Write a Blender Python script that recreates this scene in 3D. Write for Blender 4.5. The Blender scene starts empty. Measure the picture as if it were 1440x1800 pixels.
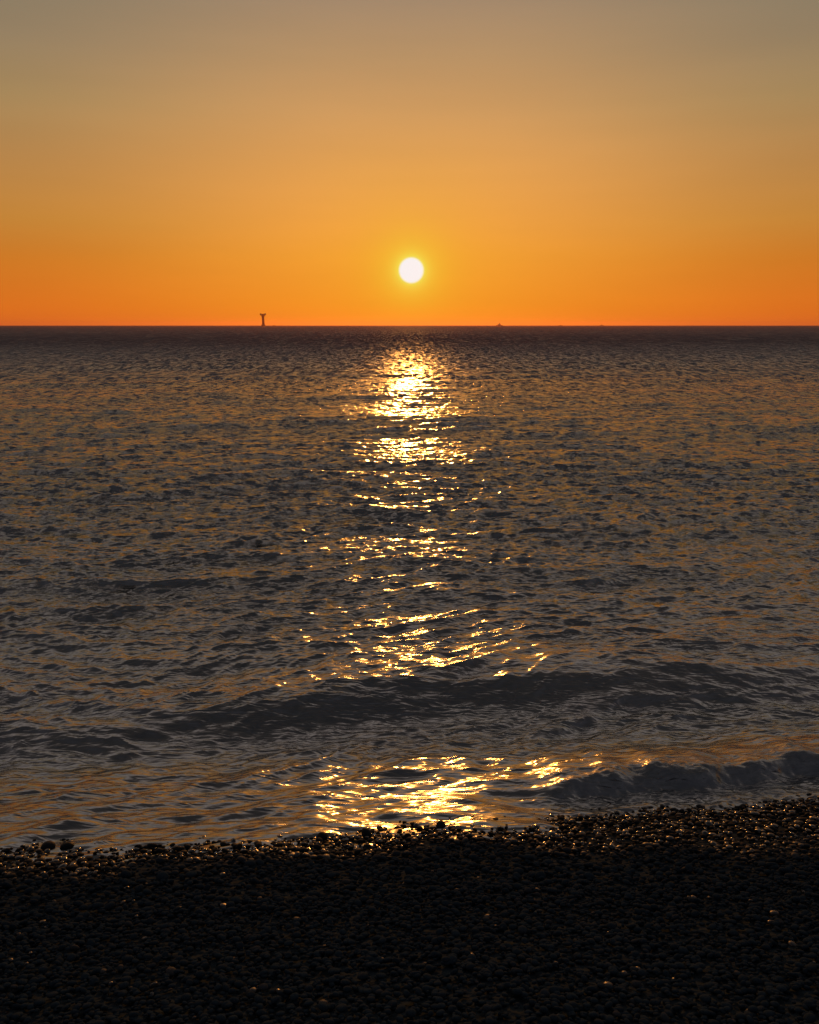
import bpy, bmesh, math, random
import numpy as np

# ---------------------------------------------------------------- camera, sky, sun, exposure
S = bpy.context.scene
C = S.collection
R = math.radians
CAM_H = 3.5
SUN_EL, SUN_AZ = 3.59, 0.12          # degrees; azimuth to the right of straight out to sea (+Y)

cam = bpy.data.cameras.new('camera'); cam_o = bpy.data.objects.new('camera', cam); C.objects.link(cam_o)
cam.sensor_fit = 'HORIZONTAL'; cam.sensor_width = 36; cam.lens = 36
cam.clip_start = 0.05; cam.clip_end = 90000
cam_o.location = (0, 0, CAM_H); cam_o.rotation_euler = (R(90-12.85), 0, 0)
S.camera = cam_o

S.view_settings.view_transform = 'Standard'; S.view_settings.look = 'None'
S.view_settings.exposure = 0; S.view_settings.gamma = 1

def lin(r, g, b):
    f = lambda c: c/255/12.92 if c <= 10 else ((c/255+.055)/1.055)**2.4
    return (f(r), f(g), f(b), 1)

class NT:
    def __init__(s, tree): s.t = tree; tree.nodes.clear()
    def n(s, typ, ins=None, **kw):
        nd = s.t.nodes.new(typ)
        for k, v in kw.items(): setattr(nd, k, v)
        for k, v in (ins or {}).items():
            if isinstance(v, bpy.types.NodeSocket): s.t.links.new(v, nd.inputs[k])
            else: nd.inputs[k].default_value = v
        return nd
    def m(s, op, a, b=0.0, c=0.0, clamp=False):
        return s.n('ShaderNodeMath', {0: a, 1: b, 2: c}, operation=op, use_clamp=clamp).outputs[0]
    def rng(s, v, a, b, c=0.0, d=1.0, smooth=False):
        return s.n('ShaderNodeMapRange', {'Value': v, 'From Min': a, 'From Max': b, 'To Min': c, 'To Max': d},
                   interpolation_type='SMOOTHSTEP' if smooth else 'LINEAR').outputs[0]
    def ramp(s, v, stops, interp='LINEAR'):
        nd = s.n('ShaderNodeValToRGB', {0: v}); cr = nd.color_ramp; cr.interpolation = interp
        while len(cr.elements) > 1: cr.elements.remove(cr.elements[-1])
        cr.elements[0].position = stops[0][0]; cr.elements[0].color = stops[0][1]
        for p, c in stops[1:]:
            e = cr.elements.new(p); e.color = c
        return nd.outputs[0]
    def mix(s, f, a, b, blend='MIX'):
        return s.n('ShaderNodeMix', {0: f, 6: a, 7: b}, data_type='RGBA', blend_type=blend).outputs[2]
    def noise(s, vec, scale, detail=2.0, rough=0.5, dist=0.0, dim='3D'):
        return s.n('ShaderNodeTexNoise', {'Vector': vec, 'Scale': scale, 'Detail': detail, 'Roughness': rough, 'Distortion': dist},
                   noise_dimensions=dim).outputs[0]

# world: dusty sunset sky, coloured by direction only
w = bpy.data.worlds.new('World'); S.world = w; w.use_nodes = True
g = NT(w.node_tree)
D = g.n('ShaderNodeTexCoord').outputs['Generated']
D = g.n('ShaderNodeVectorMath', {0: D}, operation='NORMALIZE').outputs[0]
sp = g.n('ShaderNodeSeparateXYZ', {0: D})
el = g.m('DEGREES', g.m('ARCSINE', sp.outputs[2]))
az = g.m('SUBTRACT', g.m('DEGREES', g.m('ARCTAN2', sp.outputs[0], sp.outputs[1])), SUN_AZ)
az = g.m('ABSOLUTE', az)
e01 = g.m('DIVIDE', el, 90.0, clamp=True)
def el_stops(pairs, tail):
    return [(e/90, lin(*c)) for e, c in pairs] + [(e/90, lin(*c)) for e, c in tail]
tail = [(29, (184, 172, 166)), (38, (142, 130, 125)), (50, (76, 71, 69)), (90, (50, 51, 55))]
Cc = g.ramp(e01, el_stops([(0, (240, 138, 28)), (1.25, (240, 146, 34)), (4.5, (236, 155, 52)), (6.3, (235, 158, 66)), (9.8, (226, 160, 84)),
                           (13.1, (205, 154, 96)), (16.2, (182, 145, 102)), (19.1, (162, 136, 108)), (23, (160, 142, 124))], tail))
Ce = g.ramp(e01, el_stops([(0, (222, 108, 28)), (1.25, (219, 114, 30)), (4.0, (206, 122, 38)), (6.3, (194, 132, 56)), (9.8, (181, 133, 76)),
                           (13.1, (163, 134, 90)), (16.2, (146, 127, 99)), (19.1, (133, 122, 101)), (23, (148, 136, 122))], tail))
Cb = g.ramp(e01, el_stops([(0, (70, 62, 66)), (6, (78, 72, 76)), (15, (82, 80, 86)), (30, (80, 79, 85))], [(90, (58, 58, 61))]))
side = g.mix(g.rng(az, 3, 27, 0, 1, True), Cc, Ce)
base = g.mix(g.rng(az, 32, 120, 0, 1, True), side, Cb)
# faint uneven dust bands
band = g.noise(g.n('ShaderNodeMapping', {0: D, 'Scale': (1.0, 1.0, 9.0)}).outputs[0], 2.2, 3.0, 0.5)
base = g.mix(1.0, base, g.ramp(band, [(0.3, (.965, .965, .965, 1)), (0.7, (1.035, 1.03, 1.03, 1))]), 'MULTIPLY')
sx, sy, sz = math.cos(R(SUN_EL))*math.sin(R(SUN_AZ)), math.cos(R(SUN_EL))*math.cos(R(SUN_AZ)), math.sin(R(SUN_EL))
dt = g.n('ShaderNodeVectorMath', {0: D, 1: (sx, sy, sz)}, operation='DOT_PRODUCT').outputs['Value']
th = g.m('DEGREES', g.m('ARCCOSINE', g.m('MINIMUM', dt, 0.9999999)))
def gauss(k): return g.m('EXPONENT', g.m('MULTIPLY', g.m('POWER', g.m('DIVIDE', th, k), 2.0), -1.0))
wide = g.m('MULTIPLY', gauss(6.0), 0.2)
base = g.mix(wide, base, lin(242, 192, 36))
base = g.mix(g.m('MULTIPLY', gauss(2.3), 0.6), base, lin(238, 198, 46))
base = g.mix(g.m('MULTIPLY', g.m('EXPONENT', g.m('MULTIPLY', g.m('SUBTRACT', th, .8), -2.7)), .95, clamp=True), base, lin(240, 228, 84))
disc = g.mix(g.rng(th, 0.92, 0.70, 0, 1, True), base, (.92, .89, .88, 1))
# sea-coloured below the horizon, where reflected rays may still end
disc = g.mix(g.rng(el, -0.05, -0.4), disc, (0.02, 0.015, 0.012, 1))
sky = g.n('ShaderNodeTexSky', sky_type='NISHITA', sun_disc=False, sun_elevation=R(SUN_EL), sun_rotation=R(SUN_AZ),
          air_density=2.0, dust_density=5.0, ozone_density=1.0)
b1 = g.n('ShaderNodeBackground', {0: disc, 1: 1.0})
b2 = g.n('ShaderNodeBackground', {0: sky.outputs[0], 1: 0.0015})
g.n('ShaderNodeOutputWorld', {0: g.n('ShaderNodeAddShader', {0: b1.outputs[0], 1: b2.outputs[0]}).outputs[0]})

sun = bpy.data.lights.new('sun', 'SUN'); sun.energy = 1.0; sun.angle = R(1.6); sun.color = (1.0, 0.37, 0.07)
sun_o = bpy.data.objects.new('sun', sun); C.objects.link(sun_o)
sun_o.rotation_euler = (R(90-SUN_EL), 0, R(180-SUN_AZ)); sun_o.location = (0, 30, 12)
S.cycles.sample_clamp_indirect = 4.0
S.cycles.max_bounces = 6; S.cycles.glossy_bounces = 3
S.cycles.caustics_reflective = False; S.cycles.caustics_refractive = False

# ---------------------------------------------------------------- helpers
rng = np.random.default_rng(11)
random.seed(4)
def material(name):
    m = bpy.data.materials.new(name); m.use_nodes = True
    return m, NT(m.node_tree)
def mesh_np(name, co, faces, smooth=True):
    """faces: (n,k) int array"""
    me = bpy.data.meshes.new(name)
    n, k = faces.shape
    me.vertices.add(len(co)); me.vertices.foreach_set('co', np.ascontiguousarray(co, np.float32).ravel())
    me.loops.add(n*k); me.loops.foreach_set('vertex_index', np.ascontiguousarray(faces, np.int32).ravel())
    me.polygons.add(n); me.polygons.foreach_set('loop_start', np.arange(0, n*k, k, dtype=np.int32))
    me.polygons.foreach_set('use_smooth', np.full(n, smooth, dtype=bool))
    me.update(calc_edges=True)
    return me
def link(name, me, mat=None, parent=None):
    o = bpy.data.objects.new(name, me); C.objects.link(o)
    if mat: me.materials.append(mat)
    if parent: o.parent = parent
    return o
def attr(me, name, vals):
    a = me.attributes.new(name, 'FLOAT', 'POINT'); a.data.foreach_set('value', np.ascontiguousarray(vals, np.float32))
def grid_faces(nr, nc):
    i = np.arange(nr-1)[:, None]*nc + np.arange(nc-1)[None, :]
    i = i.ravel()
    return np.stack([i, i+1, i+1+nc, i+nc], 1)
def sm(a, b, x):
    t = np.clip((x-a)/(b-a), 0, 1); return t*t*(3-2*t)

# ---------------------------------------------------------------- shore line and beach profile (world metres)
SLOPE = 0.37
SWASH = 0.41           # the backwash lies tilted on the beach: this much above the mean level at its edge
def swash_z(off):
    t = np.maximum(1-off/1.85, 0); return SWASH*t**1.15
def shore(x):            # y of the mean waterline
    xx = np.clip(x, -40, 40)
    return 4.55 + 0.070*xx + 0.012*np.clip(xx, -6, 6)**2*np.where(xx > 0, .6, -.5) + 0.03*np.sin(xx*2.1+1)+0.02*np.sin(xx*4.7)
def beach_z(x, y):
    d = shore(x) - y     # metres up the beach
    z = SWASH + SLOPE*d
    z = np.where(d > 5.3, SWASH + SLOPE*5.3 + 0.06*(np.minimum(d, 60)-5.3), z)
    return np.maximum(z, -2.2) + 0.02*np.sin(x*1.7+y*.6)*np.clip(d, 0, 1)

# ---------------------------------------------------------------- sea surface
def make_sea():
    v = np.concatenate([np.linspace(1215, 2.0, 1750), np.geomspace(1.9, 0.5, 12)])
    r = CAM_H*1440/v
    dense = np.linspace(-29.5, 29.5, 1420)
    left = np.linspace(-82, -29.8, 150); right = -left[::-1]
    th = np.radians(np.concatenate([left, dense, right]))
    rr, tt = np.meshgrid(r.astype(np.float32), th.astype(np.float32), indexing='ij')
    X = rr*np.sin(tt); Y = rr*np.cos(tt)
    dr = np.abs(np.gradient(r)).astype(np.float32)
    lat = np.concatenate([np.full(150, R(.35)), np.full(1420, R(.0416)), np.full(150, R(.35))]).astype(np.float32)
    DS = shore(X) ; OFF = Y - DS                # metres offshore
    # domain warp keeps the sum of waves from looking periodic
    WX = X + .25*np.sin(.9*Y+.4*X) + .12*np.sin(2.3*Y-1.1*X+2)
    WY = Y + .22*np.sin(.8*X+.3*Y+1) + .10*np.sin(2.1*X+.9*Y)
    pmask = (1 + .35*np.sin(.021*X+.3*np.sin(.05*Y))*np.sin(.09*Y+1)).astype(np.float32)
    H = np.zeros_like(X); DX = np.zeros_like(X); DY = np.zeros_like(X)
    rg = np.random.default_rng(3)
    N = 190
    lam = np.geomspace(14, .085, N) * rg.uniform(.93, 1.07, N)
    near = sm(-.1, 1.4, OFF).astype(np.float32)
    for i, L in enumerate(lam):
        k = 2*math.pi/L
        spread = 14 if L > 4 else (15 if L > .8 else (17 if i % 4 else 55))
        a_dir = R(-90 + 5 + rg.normal(0, spread))
        kx, ky = k*math.cos(a_dir), k*math.sin(a_dir)
        slope = 0.005 if L > 5 else (0.0075 if L > 1.5 else (0.030 if L > .45 else 0.043))
        A = slope/k
        ph = rg.uniform(0, 6.283)
        # rows where this wave is resolved
        wt_r = np.clip(2.0 - 1.15*abs(ky)*dr, 0, 1)
        rows = np.nonzero(wt_r > 0)[0]
        if len(rows) == 0: continue
        r1 = rows.max()+1
        wt = wt_r[:r1, None]*np.clip(2.0 - 1.0*abs(kx)*(rr[:r1]*lat[None, :]), 0, 1)
        arg = kx*WX[:r1] + ky*WY[:r1] + ph
        # patches of rougher and smoother water
        pm = 1 + .45*np.sin(.37*WX[:r1]*(.6+.05*(i % 7)) + .55*WY[:r1]*(.4+.07*(i % 5)) + i)
        w_ = (A*wt*pm).astype(np.float32)
        if L > .8: w_ = w_*near[:r1]**.7
        else: w_ = w_*(.22+.78*near[:r1])
        H[:r1] += w_*np.cos(arg)
        s_ = w_*np.sin(arg)*.75
        DX[:r1] -= (kx/k)*s_; DY[:r1] -= (ky/k)*s_
    # swell lines rolling in: (x0, distance, slant, amplitude, front width, back width, lateral half-length)
    swells = [
        (1.3, 7.4, .17, .52, .40, 1.0, 4.6),
        (-3.2, 8.1, .1, .07, .3, .7, 1.6),
        (0.2, 9.35, .03, .08, .30, .8, 1.6), (-.7, 10.9, .02, .15, .4, 1.2, 2.2), (4.0, 9.6, .25, .12, .4, 1.0, 2.5),
        (.6, 12.1, -.03, .12, .4, .9, 1.8), (-4.5, 11.6, .1, .14, .5, 1.2, 2.4), (0.1, 15.7, .0, .2, .6, 1.6, 3.4),
        (4.6, 14.2, .05, .15, .5, 1.3, 2.6), (-6, 17.5, .05, .18, .7, 1.8, 3.6), (.3, 20.3, .0, .23, .8, 2.2, 4.0),
        (8, 19.5, .05, .17, .7, 2., 4.), (-.6, 25.5, .0, .2, .9, 2.6, 4.5), (.4, 31.2, .0, .30, 1.1, 3., 5.0),
        (-10, 28, .03, .2, 1., 2.6, 5.), (11, 29, .02, .22, 1., 2.8, 6.), (-1, 39, .0, .26, 1.4, 3.6, 6.5), (1.2, 47, .0, .3, 1.6, 4, 7),
        (-14, 44, .0, .25, 1.5, 4., 8.), (15, 50, .0, .25, 1.6, 4., 8.), (0, 61, .0, .36, 2.2, 5, 11.), (-20, 72, .0, .34, 2.4, 6, 14),
        (20, 78, 0., .34, 2.4, 6, 14), (2, 92, 0, .4, 3., 8, 18), (-8, 130, 0, .45, 4., 11, 26), (25, 150, 0, .45, 5, 12, 30),
        (-40, 170, 0, .45, 5, 13, 34), (5, 210, 0, .5, 6, 16, 40)]
    fr_ = np.exp(-((Y-(7.4+.17*(X-1.3))+.25)/.28)**2)*np.exp(-((X-1.3)/4.0)**2)
    H *= 1-.65*fr_; DX *= 1-.65*fr_; DY *= 1-.65*fr_
    H *= 1-.3*sm(2.7, 1.3, OFF)
    for x0, d0, sl, A, wf, wb, lw in swells:
        jit = .10*wf*np.sin(2.3*X/lw*2+d0) + .12*wf*np.sin(5.1*X/lw+x0)
        u = Y - (d0 + sl*(X-x0) + jit)
        A = A*(.36 if d0 < 8 else .2)
        p = np.where(u < 0, np.exp(-(u/wf)**2), np.exp(-(u/wb)**2))
        t = -.28*np.exp(-((u+1.9*wf)/(wf*1.3))**2)
        H += (A*(p+t)*np.exp(-((X-x0)/lw)**2)).astype(np.float32)
    # unresolved chop farther out: short random wavelets, physical size grows with distance
    nr, nc = H.shape
    fr = np.fft.fftfreq(nr)[:, None]; fc = np.fft.rfftfreq(nc)[None, :]
    def field(lr, lc, seed):
        f = np.fft.rfft2(np.random.default_rng(seed).normal(size=(nr, nc)))
        f = f*np.exp(-2*(np.pi*fr*lr)**2)*np.exp(-2*(np.pi*fc*lc)**2)
        q = np.fft.irfft2(f, s=(nr, nc)); return (q/q.std()).astype(np.float32)
    amp = np.interp(r, [6, 12, 30, 80, 250, 1000, 8000], [0, .002, .009, .035, .08, .16, .25])[:, None]
    ridge = lambda q: (.8-np.abs(q))*1.3
    fine = np.interp(r, [0, 20, 60, 300], [.9, .9, .45, .25])[:, None]
    H += amp*(fine*field(.75, 3.2, 1) + .3*ridge(field(1.1, 11, 2)) + .4*ridge(field(2.0, 26, 3)))*pmask
    wash = sm(2.3, 1.2, OFF)*(1-.6*sm(.8, 1.8, X))
    H += wash*(.0045*field(7, 17, 4) + .009*field(17, 42, 5))
    # the low shore break on the right
    fx = sm(.55, 1.6, X)
    crest = 5.3 + .20*(X-1.2) - .012*(X-1.2)**2 + .035*np.sin(5*X) + .02*np.sin(11*X+1)
    u = Y - crest
    p = np.where(u < 0, np.exp(-(u/.15)**4), np.exp(-(u/.55)**2))
    H += (fx*.13*p*(1+.12*np.sin(7*X)+.08*np.sin(17*X+2))).astype(np.float32)
    H += .0045*fx*sm(.25, 0, u)*sm(-1.3, -.8, u)*(field(7, 9, 7)+.6*field(3, 4, 8))
    calm = (fx*np.where(u < 0, 1, np.exp(-(u/.2)**2))*sm(-1.1, -.3, u))
    foam = calm*sm(-.95, -.2, u)
    # thin film running up the stones on the right
    run = sm(0.6, 3.2, X)*sm(.05, -.35, OFF)
    Z = H + swash_z(np.maximum(OFF, -1.2))*(1-.25*fx) + .04*fx*sm(-.5, 0.5, OFF)*sm(1.6, .6, OFF) - 0.02*sm(-.3, -1.2, OFF)
    fs = (1-.55*calm)
    X2 = X + DX*fs; Y2 = Y + DY*fs
    co = np.stack([X2, Y2, Z], -1).reshape(-1, 3)
    me = mesh_np('sea', co, grid_faces(len(v), len(th)))
    attr(me, 'foam', foam.ravel()); attr(me, 'offshore', OFF.ravel())
    return me

m_sea, g = material('sea_water')
pos = g.n('ShaderNodeNewGeometry').outputs['Position']
off = g.n('ShaderNodeAttribute', attribute_name='offshore').outputs['Fac']
foam = g.n('ShaderNodeAttribute', attribute_name='foam').outputs['Fac']
def stretched(sx, sy, rot):
    return g.n('ShaderNodeMapping', {0: pos, 'Rotation': (0, 0, rot), 'Scale': (sx, sy, 1.0)}).outputs[0]
n1 = g.noise(stretched(.36, 1.25, .12), 9, 2.5, .5, .5)     # ripples 3-8 cm
n2 = g.noise(stretched(.28, 1.3, -.08), 3.6, 3.5, .65, .5)     # 20-60 cm
n3 = g.noise(stretched(.6, 1.2, .05), .7, 3, .62, .4)      # 1-3 m
n4 = g.noise(stretched(.6, 1.2, 0), .09, 3, .6, .3)
gust = g.noise(stretched(.5, 1.6, .1), .35, 2, .5)
a1 = g.m('MULTIPLY', g.rng(gust, .35, .65, .008, .022), g.rng(off, 0, 1.2, .7, 1.0))
a2 = g.rng(off, 2.5, 30, 0.008, .095)
a3 = g.rng(off, 35, 160, 0.0, .36)
a4 = g.rng(off, 150, 700, 0.0, 2.2)
def ridged(n_): return g.m('SUBTRACT', 1.0, g.m('MULTIPLY', g.m('ABSOLUTE', g.m('SUBTRACT', n_, .5)), 2.0))
h = g.m('MULTIPLY', ridged(n1), a1)
h = g.m('MULTIPLY_ADD', ridged(n2), a2, h); h = g.m('MULTIPLY_ADD', n3, a3, h); h = g.m('MULTIPLY_ADD', n4, a4, h)
bump = g.n('ShaderNodeBump', {'Height': h, 'Strength': 1.0, 'Distance': 1.0})
rough = g.m('ADD', g.m('ADD', g.rng(off, 2, 20, .17, .19), g.rng(off, 30, 80, 0, .1)), g.rng(off, 45, 170, 0, .42))
def tilt(sx_, sy_, near_, far_, near2, far2, amount, bias=.55):
    nd = g.n('ShaderNodeTexNoise', {'Vector': g.n('ShaderNodeMapping', {0: pos, 'Scale': (sx_, sy_, 1)}).outputs[0], 'Scale': 1.0, 'Detail': 2.5, 'Roughness': .7})
    c_ = g.n('ShaderNodeVectorMath', {0: nd.outputs['Color'], 1: (.5, bias, .5)}, operation='SUBTRACT').outputs[0]
    c_ = g.n('ShaderNodeVectorMath', {0: c_, 1: (.3, 1, 0)}, operation='MULTIPLY').outputs[0]
    f_ = g.m('MULTIPLY', g.rng(off, near_, far_, 0, amount), g.rng(off, near2, far2, 1, 0))
    return g.n('ShaderNodeVectorMath', {0: c_, 'Scale': f_}, operation='SCALE').outputs[0]
T_ = [tilt(3.6, 5.5, 3, 14, 50, 100, 7.0, .49), tilt(2.6, .75, 25, 55, 180, 400, 6.5, .59), tilt(1.3, .10, 90, 200, 9000, 12000, 6.5, .605)]
nn = bump.outputs[0]
for t_ in T_: nn = g.n('ShaderNodeVectorMath', {0: nn, 1: t_}, operation='ADD').outputs[0]
nn = g.n('ShaderNodeVectorMath', {0: nn}, operation='NORMALIZE').outputs[0]
fn = g.noise(g.n('ShaderNodeMapping', {0: pos, 'Scale': (1, 2.2, 1)}).outputs[0], 7, 5, .65, .4)
fmask = g.m('MULTIPLY', foam, g.rng(fn, .38, .62, .15, 1.0))
water = g.n('ShaderNodeBsdfPrincipled', {'Specular Tint': (.96, .98, 1.0, 1), 'Base Color': (.014, .015, .014, 1), 'Roughness': rough, 'IOR': 3.0, 'Normal': nn})
fbump = g.n('ShaderNodeBump', {'Height': fn, 'Strength': .8, 'Distance': .03})
fo = g.n('ShaderNodeBsdfPrincipled', {'Base Color': (.13, .15, .18, 1), 'Roughness': .42, 'Normal': fbump.outputs[0]})
g.n('ShaderNodeOutputMaterial', {0: g.n('ShaderNodeMixShader', {0: g.m('MULTIPLY', fmask, .75), 1: water.outputs[0], 2: fo.outputs[0]}).outputs[0]})
sea = link('sea', make_sea(), m_sea); sea['kind'] = 'structure'

# ---------------------------------------------------------------- beach ground sheet
def make_beach():
    xs = np.concatenate([-np.geomspace(400, 8, 26), np.linspace(-7.5, 7.5, 260), np.geomspace(8, 400, 26)])
    ys = np.concatenate([-np.geomspace(400, 4, 26), np.linspace(-3.5, 9, 260), np.geomspace(9.5, 400, 20)])
    Y, X = np.meshgrid(ys, xs, indexing='ij')
    Z = beach_z(X, Y) - .018
    rg = np.random.default_rng(5)
    return mesh_np('beach', np.stack([X, Y, Z], -1).reshape(-1, 3), grid_faces(len(ys), len(xs)))
m_ground, g = material('packed_grit')
pos = g.n('ShaderNodeNewGeometry').outputs['Position']
v = g.n('ShaderNodeTexVoronoi', {'Vector': pos, 'Scale': 30.0})
col = g.ramp(g.noise(pos, 40, 3), [(.3, (.018, .027, .036, 1)), (.7, (.024, .036, .048, 1))])
b = g.n('ShaderNodeBump', {'Height': v.outputs['Distance'], 'Strength': .8, 'Distance': .02})
g.n('ShaderNodeOutputMaterial', {0: g.n('ShaderNodeBsdfPrincipled', {'Base Color': col, 'Roughness': 1.0, 'Specular IOR Level': .03, 'Normal': b.outputs[0]}).outputs[0]})
beach = link('beach', make_beach(), m_ground); beach['kind'] = 'structure'

# ---------------------------------------------------------------- shingle: pebbles over the visible beach
def pebble_templates(n, sub, seed):
    rg = np.random.default_rng(seed); out = []
    for _ in range(n):
        bm = bmesh.new(); bmesh.ops.create_icosphere(bm, subdivisions=sub, radius=1)
        co = np.array([v.co[:] for v in bm.verts]); f = np.array([[v.index for v in fc.verts] for fc in bm.faces]); bm.free()
        for _k in range(5):
            d = rg.normal(size=3); d /= np.linalg.norm(d)
            co = co*(1 + rg.uniform(-.16, .16)*np.tanh(2.5*(co@d-.2))[:, None])
        co = co*np.array([1, rg.uniform(.68, .95), rg.uniform(.42, .7)])
        out.append((co, f))
    return out
def rot_mats(n, rg, tilt):
    a = rg.uniform(0, 2*np.pi, n); t = rg.normal(0, tilt, n); b = rg.uniform(0, 2*np.pi, n)
    ca, sa = np.cos(a), np.sin(a); z = np.zeros(n); o = np.ones(n)
    Rz = np.stack([ca, -sa, z, sa, ca, z, z, z, o], 1).reshape(n, 3, 3)
    ct, st = np.cos(t), np.sin(t)
    Rx = np.stack([o, z, z, z, ct, -st, z, st, ct], 1).reshape(n, 3, 3)
    cb, sb = np.cos(b), np.sin(b)
    Rb = np.stack([cb, -sb, z, sb, cb, z, z, z, o], 1).reshape(n, 3, 3)
    return Rb @ Rx @ Rz
def make_shingle():
    rg = np.random.default_rng(21)
    T = pebble_templates(10, 2, 8)
    COS, FS, WET, TONE = [], [], [], []; base = 0
    sl = math.atan(SLOPE)
    tiltm = np.array([[1, 0, 0], [0, math.cos(-sl), -math.sin(-sl)], [0, math.sin(-sl), math.cos(-sl)]])
    def batch(n, r0, r1, xr, dr, lift):
        nonlocal base
        x = rg.uniform(-xr, xr, n); d = rg.uniform(dr[0], dr[1], n)
        y = shore(x) - d
        keep = (np.abs(x) < .56*np.hypot(y, CAM_H)+1.2) & (y > 1.6)
        x, y, d = x[keep], y[keep], d[keep]; n = len(x)
        s = r0*(r1/r0)**(rg.random(n)**1.8)
        z = beach_z(x, y) - .018 + s*rg.uniform(.15, .6, n) + lift*rg.random(n)
        Rm = tiltm[None] @ rot_mats(n, rg, .35)
        ti = rg.integers(0, len(T), n); tone = rg.random(n)
        for k, (tc, tf) in enumerate(T):
            idx = np.nonzero(ti == k)[0]
            if len(idx) == 0: continue
            co = np.einsum('nij,vj->nvi', Rm[idx]*s[idx][:, None, None], tc) + np.stack([x[idx], y[idx], z[idx]], 1)[:, None, :]
            nv = len(tc)
            f = tf[None] + (base + np.arange(len(idx))*nv)[:, None, None]
            COS.append(co.reshape(-1, 3)); FS.append(f.reshape(-1, 3)); base += nv*len(idx)
            WET.append(np.repeat(d[idx], nv)); TONE.append(np.repeat(tone[idx], nv))
    batch(24000, .009, .024, 6.5, (-.5, 1.2), .02)
    batch(900, .022, .034, 6.5, (-.25, 1.1), .02)
    batch(50000, .008, .021, 5.0, (1.1, 3.6), .02)
    me = mesh_np('shingle', np.concatenate(COS), np.concatenate(FS))
    attr(me, 'up_beach', np.concatenate(WET)); attr(me, 'tone', np.concatenate(TONE))
    return me
def stone_material(name, attrs=True):
    m, g = material(name)
    pos = g.n('ShaderNodeNewGeometry').outputs['Position']
    if attrs:
        up = g.n('ShaderNodeAttribute', attribute_name='up_beach').outputs['Fac']
        tone = g.n('ShaderNodeAttribute', attribute_name='tone').outputs['Fac']
    else:
        up = g.n('ShaderNodeValue').outputs[0]; up.default_value = .1
        tone = g.n('ShaderNodeValue').outputs[0]; tone.default_value = .5
    sep = g.n('ShaderNodeSeparateXYZ', {0: pos})
    wet_edge = g.rng(sep.outputs[0], .5, 3.5, 0, .45)
    wet_edge = g.m('ADD', wet_edge, g.rng(g.noise(g.n('ShaderNodeMapping', {0: pos, 'Scale': (1, 1.5, 1)}).outputs[0], 1.6, 3), .3, .7, .05, .4))
    dry = g.rng(g.m('SUBTRACT', up, wet_edge), 0, .35, 0, 1, True)
    col = g.ramp(tone, [(0, (.017, .027, .038, 1)), (.94, (.025, .038, .052, 1)), (1, (.045, .046, .05, 1))])
    spk = g.noise(pos, 120, 3, .6)
    col = g.mix(1.0, col, g.ramp(spk, [(.3, (.75, .75, .75, 1)), (.7, (1.2, 1.2, 1.2, 1))]), 'MULTIPLY')
    col = g.mix(g.m('MULTIPLY', g.m('SUBTRACT', 1.0, dry), .65), col, (.004, .004, .0045, 1))
    ro = g.mix(dry, g.ramp(tone, [(0, (.12, .12, .12, 1)), (.35, (.18, .18, .18, 1)), (.45, (.6, .6, .6, 1)), (1, (.9, .9, .9, 1))]), g.ramp(tone, [(0, (.95,)*3+(1,)), (.99, (.9,)*3+(1,)), (.997, (.3,)*3+(1,))]))
    b = g.n('ShaderNodeBump', {'Height': spk, 'Strength': .35, 'Distance': .004})
    spec = g.m('MAXIMUM', g.m('MULTIPLY', g.rng(dry, 0, 1, .9, .02), g.rng(tone, .35, .45, 1, .12)), g.rng(tone, .99, .997, 0, .5))
    g.n('ShaderNodeOutputMaterial', {0: g.n('ShaderNodeBsdfPrincipled', {'Base Color': col, 'Roughness': ro, 'Specular IOR Level': spec, 'Normal': b.outputs[0]}).outputs[0]})
    return m
shingle = link('shingle', make_shingle(), stone_material('dark_shingle'))
shingle['kind'] = 'stuff'; shingle['label'] = 'dark rounded beach shingle, wet and glinting along the water edge'; shingle['category'] = 'shingle'

# the few stones that stand up against the bright water
m_stone = stone_material('dark_wet_stone', False)
def beach_stone(px, py, size, seed, label):
    rg = np.random.default_rng(seed)
    a = R(12.85) + math.atan((py-900)/1440)
    y = 5.1; x = (px-720)/1440*math.hypot(y, CAM_H)*math.cos(math.atan((py-900)/1440))
    y = float(shore(np.array(x))) - .02
    tc, tf = pebble_templates(1, 3, seed)[0]
    co = tc*size*np.array([1, 1, 1.15])
    co = co @ rot_mats(1, rg, .3)[0].T
    o = link('beach_stone', mesh_np('beach_stone', co, tf), m_stone)
    o.location = (x, y, float(beach_z(np.array(x), np.array(y))) + size*.35)
    o['label'] = label; o['category'] = 'stone'; o['group'] = 'dark stones standing up along the water edge'
beach_stone(172, 1474, .042, 1, 'rounded black stone at the water edge near the left end of the beach')
beach_stone(206, 1474, .036, 2, 'smaller black stone just right of the leftmost raised one')
beach_stone(654, 1460, .038, 3, 'dark pointed stone at the water edge left of the sun path')
beach_stone(585, 1462, .034, 4, 'low dark stone between the left pair and the pointed one')
beach_stone(770, 1460, .036, 5, 'dark stone against the brightest water under the sun')

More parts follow.
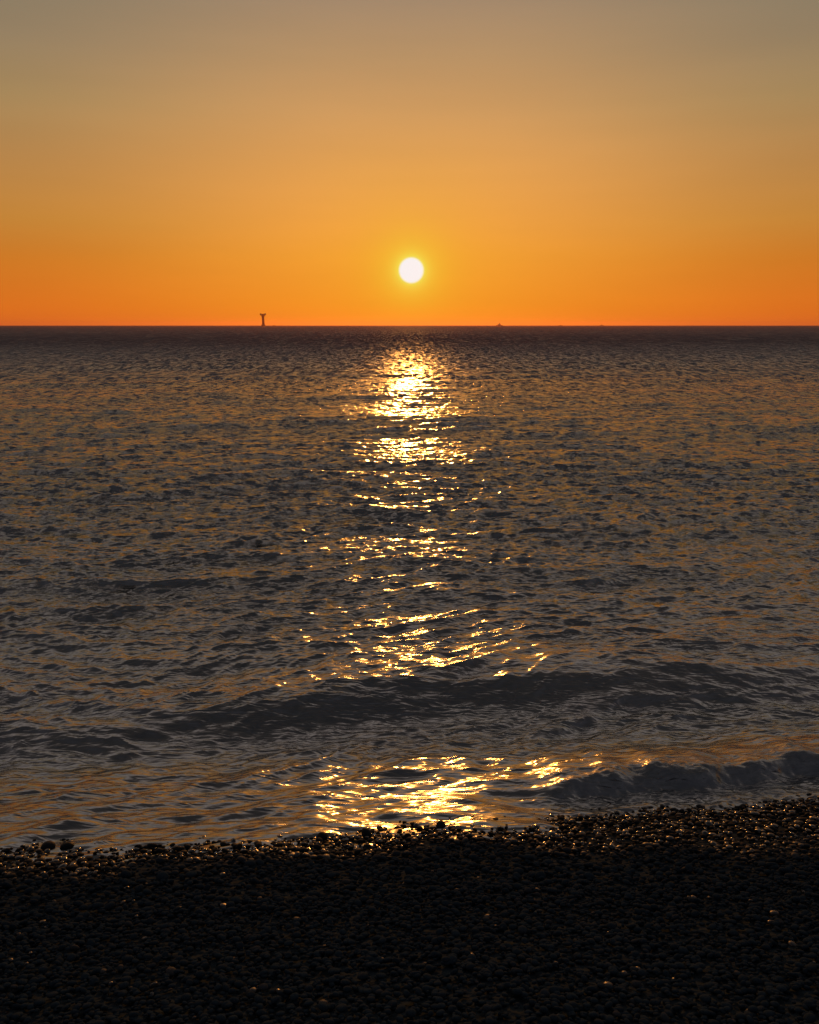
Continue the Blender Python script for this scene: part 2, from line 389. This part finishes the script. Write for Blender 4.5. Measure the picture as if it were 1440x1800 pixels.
# ---------------------------------------------------------------- offshore tower and boats on the horizon
def simple_mat(name, col, rough=.6, var=.25, scale=1.0, metal=0.0):
    m, g = material(name)
    pos = g.n('ShaderNodeTexCoord').outputs['Object']
    n_ = g.noise(pos, scale, 4, .6)
    c = g.mix(1.0, (*col, 1), g.ramp(n_, [(.3, (1-var,)*3+(1,)), (.7, (1+var,)*3+(1,))]), 'MULTIPLY')
    g.n('ShaderNodeOutputMaterial', {0: g.n('ShaderNodeBsdfPrincipled', {'Base Color': c, 'Roughness': rough, 'Metallic': metal}).outputs[0]})
    return m
def bm_obj(name, build, mat, parent):
    bm = bmesh.new(); build(bm)
    bmesh.ops.recalc_face_normals(bm, faces=bm.faces)
    me = bpy.data.meshes.new(name); bm.to_mesh(me); bm.free()
    return link(name, me, mat, parent)
def lathe(bm, prof, seg=24, at=(0, 0)):
    rings = []
    for r, z in prof:
        rings.append([bm.verts.new((at[0]+r*math.cos(2*math.pi*i/seg), at[1]+r*math.sin(2*math.pi*i/seg), z)) for i in range(seg)])
    for a, b in zip(rings, rings[1:]):
        for i in range(seg): bm.faces.new((a[i], a[(i+1) % seg], b[(i+1) % seg], b[i]))
    bm.faces.new(rings[0][::-1]); bm.faces.new(rings[-1])
def bar(bm, p, q, r, seg=8):
    import mathutils
    p = mathutils.Vector(p); q = mathutils.Vector(q); d = q-p
    m = mathutils.Matrix.Translation((p+q)/2) @ d.to_track_quat('Z', 'Y').to_matrix().to_4x4()
    bmesh.ops.create_cone(bm, cap_ends=True, segments=seg, radius1=r, radius2=r, depth=d.length, matrix=m)
def box(bm, x0, x1, y0, y1, z0, z1):
    import mathutils
    m = mathutils.Matrix.Translation(((x0+x1)/2, (y0+y1)/2, (z0+z1)/2)) @ mathutils.Matrix.Diagonal((x1-x0, y1-y0, z1-z0, 1))
    bmesh.ops.create_cube(bm, size=1, matrix=m)
def empty(name, loc, label, cat, group=None, rz=0):
    o = bpy.data.objects.new(name, None); C.objects.link(o); o.location = loc; o.rotation_euler = (0, 0, rz)
    o['label'] = label; o['category'] = cat
    if group: o['group'] = group
    return o
m_conc = simple_mat('weathered_concrete', (.16, .10, .085), .85, .3, .3)
m_red = simple_mat('rust_red_paint', (.18, .05, .03), .6, .3, .4)
m_steel = simple_mat('dark_steel', (.06, .055, .05), .5, .3, 1.0)
m_glass = simple_mat('lantern_glass', (.05, .05, .05), .1, .1, 1.0)
def px_to_x(px, dist): return (px-720)/1440*dist*.975
TD = 2500.0
u_ = TD/1440                                  # metres per photograph pixel at the tower
tw = empty('sea_tower', (px_to_x(463, TD), TD, 0), 'rust coloured offshore tower with a wide flat top on the horizon left of the sun', 'tower')
K = 1.03
def tb(bm): lathe(bm, [(6.4, -2), (6.4, 2.6), (5.4, 3.4), (5.2, 5.4), (4.4, 6.0)], 28)
bm_obj('base', tb, m_conc, tw)
def tc(bm): lathe(bm, [(3.9, 5.9), (3.6, 14), (3.5, 25.6), (3.9, 26.4), (3.9, 27.4), (3.3, 27.9), (3.3, 32.6)], 28)
col_ = bm_obj('column', tc, m_red, tw)
bm_obj('door', lambda bm: box(bm, -.7, .7, -3.98, -3.6, 6.6, 9.0), m_steel, col_)
for z in (12, 18, 23):
    bm_obj('window', lambda bm: box(bm, -.5, .5, -3.85, -3.4, z, z+1.2), m_glass, col_)
def tdeck(bm):
    lathe(bm, [(4.6, 32.6), (9.0, 34.0), (9.6, 34.1), (9.6, 34.9), (9.2, 35.0)], 32)
bm_obj('platform', tdeck, m_red, tw)
for a in range(8):
    an = a*math.pi/4+.2
    bm_obj('strut', lambda bm: bar(bm, (3.3*math.cos(an), 3.3*math.sin(an), 28.2), (8.6*math.cos(an), 8.6*math.sin(an), 34.0), .42), m_red, tw)
def trail(bm):
    for i in range(24):
        a, b_ = i*math.pi/12, (i+1)*math.pi/12
        p = (9.2*math.cos(a), 9.2*math.sin(a)); q = (9.2*math.cos(b_), 9.2*math.sin(b_))
        bar(bm, (*p, 34.9), (*p, 36.2), .07, 5)
        for z in (35.6, 36.2): bar(bm, (*p, z), (*q, z), .06, 5)
bm_obj('railing', trail, m_steel, tw)
for s in (-1, 1):
    def cab(bm):
        box(bm, s*6.4-1.9, s*6.4+1.9, -2.2, 2.2, 35.0, 37.2)
        box(bm, s*6.4-2.1, s*6.4+2.1, -2.4, 2.4, 37.2, 37.45)
    bm_obj('cabin', cab, m_steel, tw)
def lan(bm): lathe(bm, [(1.3, 35.0), (1.3, 35.9), (.9, 36.0), (.9, 36.7), (1.2, 36.75), (.2, 37.4)], 16)
bm_obj('lantern', lan, m_glass, tw)

def hull(bm, L, W, Hh):
    n = 9; rows = []
    for i in range(n):
        t = i/(n-1); x = (t-.5)*L
        wd = W/2*(1-abs(2*t-1)**3.2*(1.0 if t > .5 else .45))+.02
        top = Hh*(1+.35*max(0, t-.5)**1.2*2+.08*(1-t))
        rows.append([bm.verts.new((x, -wd, top)), bm.verts.new((x*.95, -wd*.72, -.3)), bm.verts.new((x*.95, wd*.72, -.3)), bm.verts.new((x, wd, top))])
    for a, b in zip(rows, rows[1:]):
        for k in range(3): bm.faces.new((a[k], b[k], b[k+1], a[k+1]))
        bm.faces.new((a[3], b[3], b[0], a[0]))
    bm.faces.new(rows[0]); bm.faces.new(rows[-1][::-1])
m_hull = simple_mat('dark_hull_paint', (.05, .04, .04), .5, .3, .4)
m_white = simple_mat('dull_white_paint', (.3, .27, .25), .5, .2, .4)
def boat(name, px, dist, L, Hm, label, kind):
    t = empty(name, (px_to_x(px, dist), dist, 0), label, 'boat', 'boats far out on the horizon', R(random.uniform(-14, 14)))
    bm_obj('hull', lambda bm: hull(bm, L, L*.26, L*.12), m_hull, t)
    z = L*.12
    if kind == 'trawler':
        def wh(bm):
            box(bm, -.22*L, .2*L, -.08*L, .08*L, z, z+.16*L)
            box(bm, -.06*L, .12*L, -.06*L, .06*L, z+.16*L, z+.28*L)
        c = bm_obj('wheelhouse', wh, m_white, t)
        bm_obj('window', lambda bm: box(bm, .118*L, .128*L, -.05*L, .05*L, z+.2*L, z+.25*L), m_glass, c)
        bm_obj('mast', lambda bm: (bar(bm, (0, 0, z+.26*L), (0, 0, z+.26*L+Hm), .018*L), bar(bm, (-.05*L, 0, z+.3*L+Hm*.5), (.05*L, 0, z+.3*L+Hm*.5), .01*L)), m_steel, t)
        bm_obj('boom', lambda bm: bar(bm, (-.24*L, 0, z+.1*L), (-.42*L, 0, z+.26*L), .013*L), m_steel, t)
    else:
        def wh(bm): box(bm, -.18*L, .1*L, -.08*L, .08*L, z, z+.14*L)
        c = bm_obj('cabin', wh, m_white, t)
        bm_obj('mast', lambda bm: bar(bm, (-.05*L, 0, z+.13*L), (-.05*L, 0, z+.13*L+Hm), .015*L), m_steel, t)
boat('fishing_boat', 878, 3200, 25, 2.5, 'largest far boat on the horizon, just right of the sun', 'trawler')
boat('motor_boat', 986, 3300, 17, 2.6, 'small dark boat on the horizon, second to the right of the sun', 'cabin')
boat('motor_boat', 1058, 4600, 22, 5.0, 'faintest tiny boat on the horizon, farthest right of the sun', 'cabin')
boat('motor_boat', 482, 3000, 13, 2.5, 'tiny boat on the horizon close to the right of the offshore tower', 'cabin')

# ---------------------------------------------------------------- air: thin warm haze over the sea
m_haze = bpy.data.materials.new('haze'); m_haze.use_nodes = True
g = NT(m_haze.node_tree)
vol = g.n('ShaderNodeVolumePrincipled', {'Color': (1.0, .42, .34, 1), 'Density': 6e-5, 'Anisotropy': .7})
out = g.n('ShaderNodeOutputMaterial'); g.t.links.new(vol.outputs[0], out.inputs['Volume'])
bm = bmesh.new(); box(bm, -11000, 11000, -500, 11200, -3.3, 39.5)
me = bpy.data.meshes.new('haze'); bm.to_mesh(me); bm.free()
haze = link('haze', me, m_haze); haze['kind'] = 'stuff'; haze['label'] = 'thin warm sea haze in the air towards the horizon'; haze['category'] = 'haze'
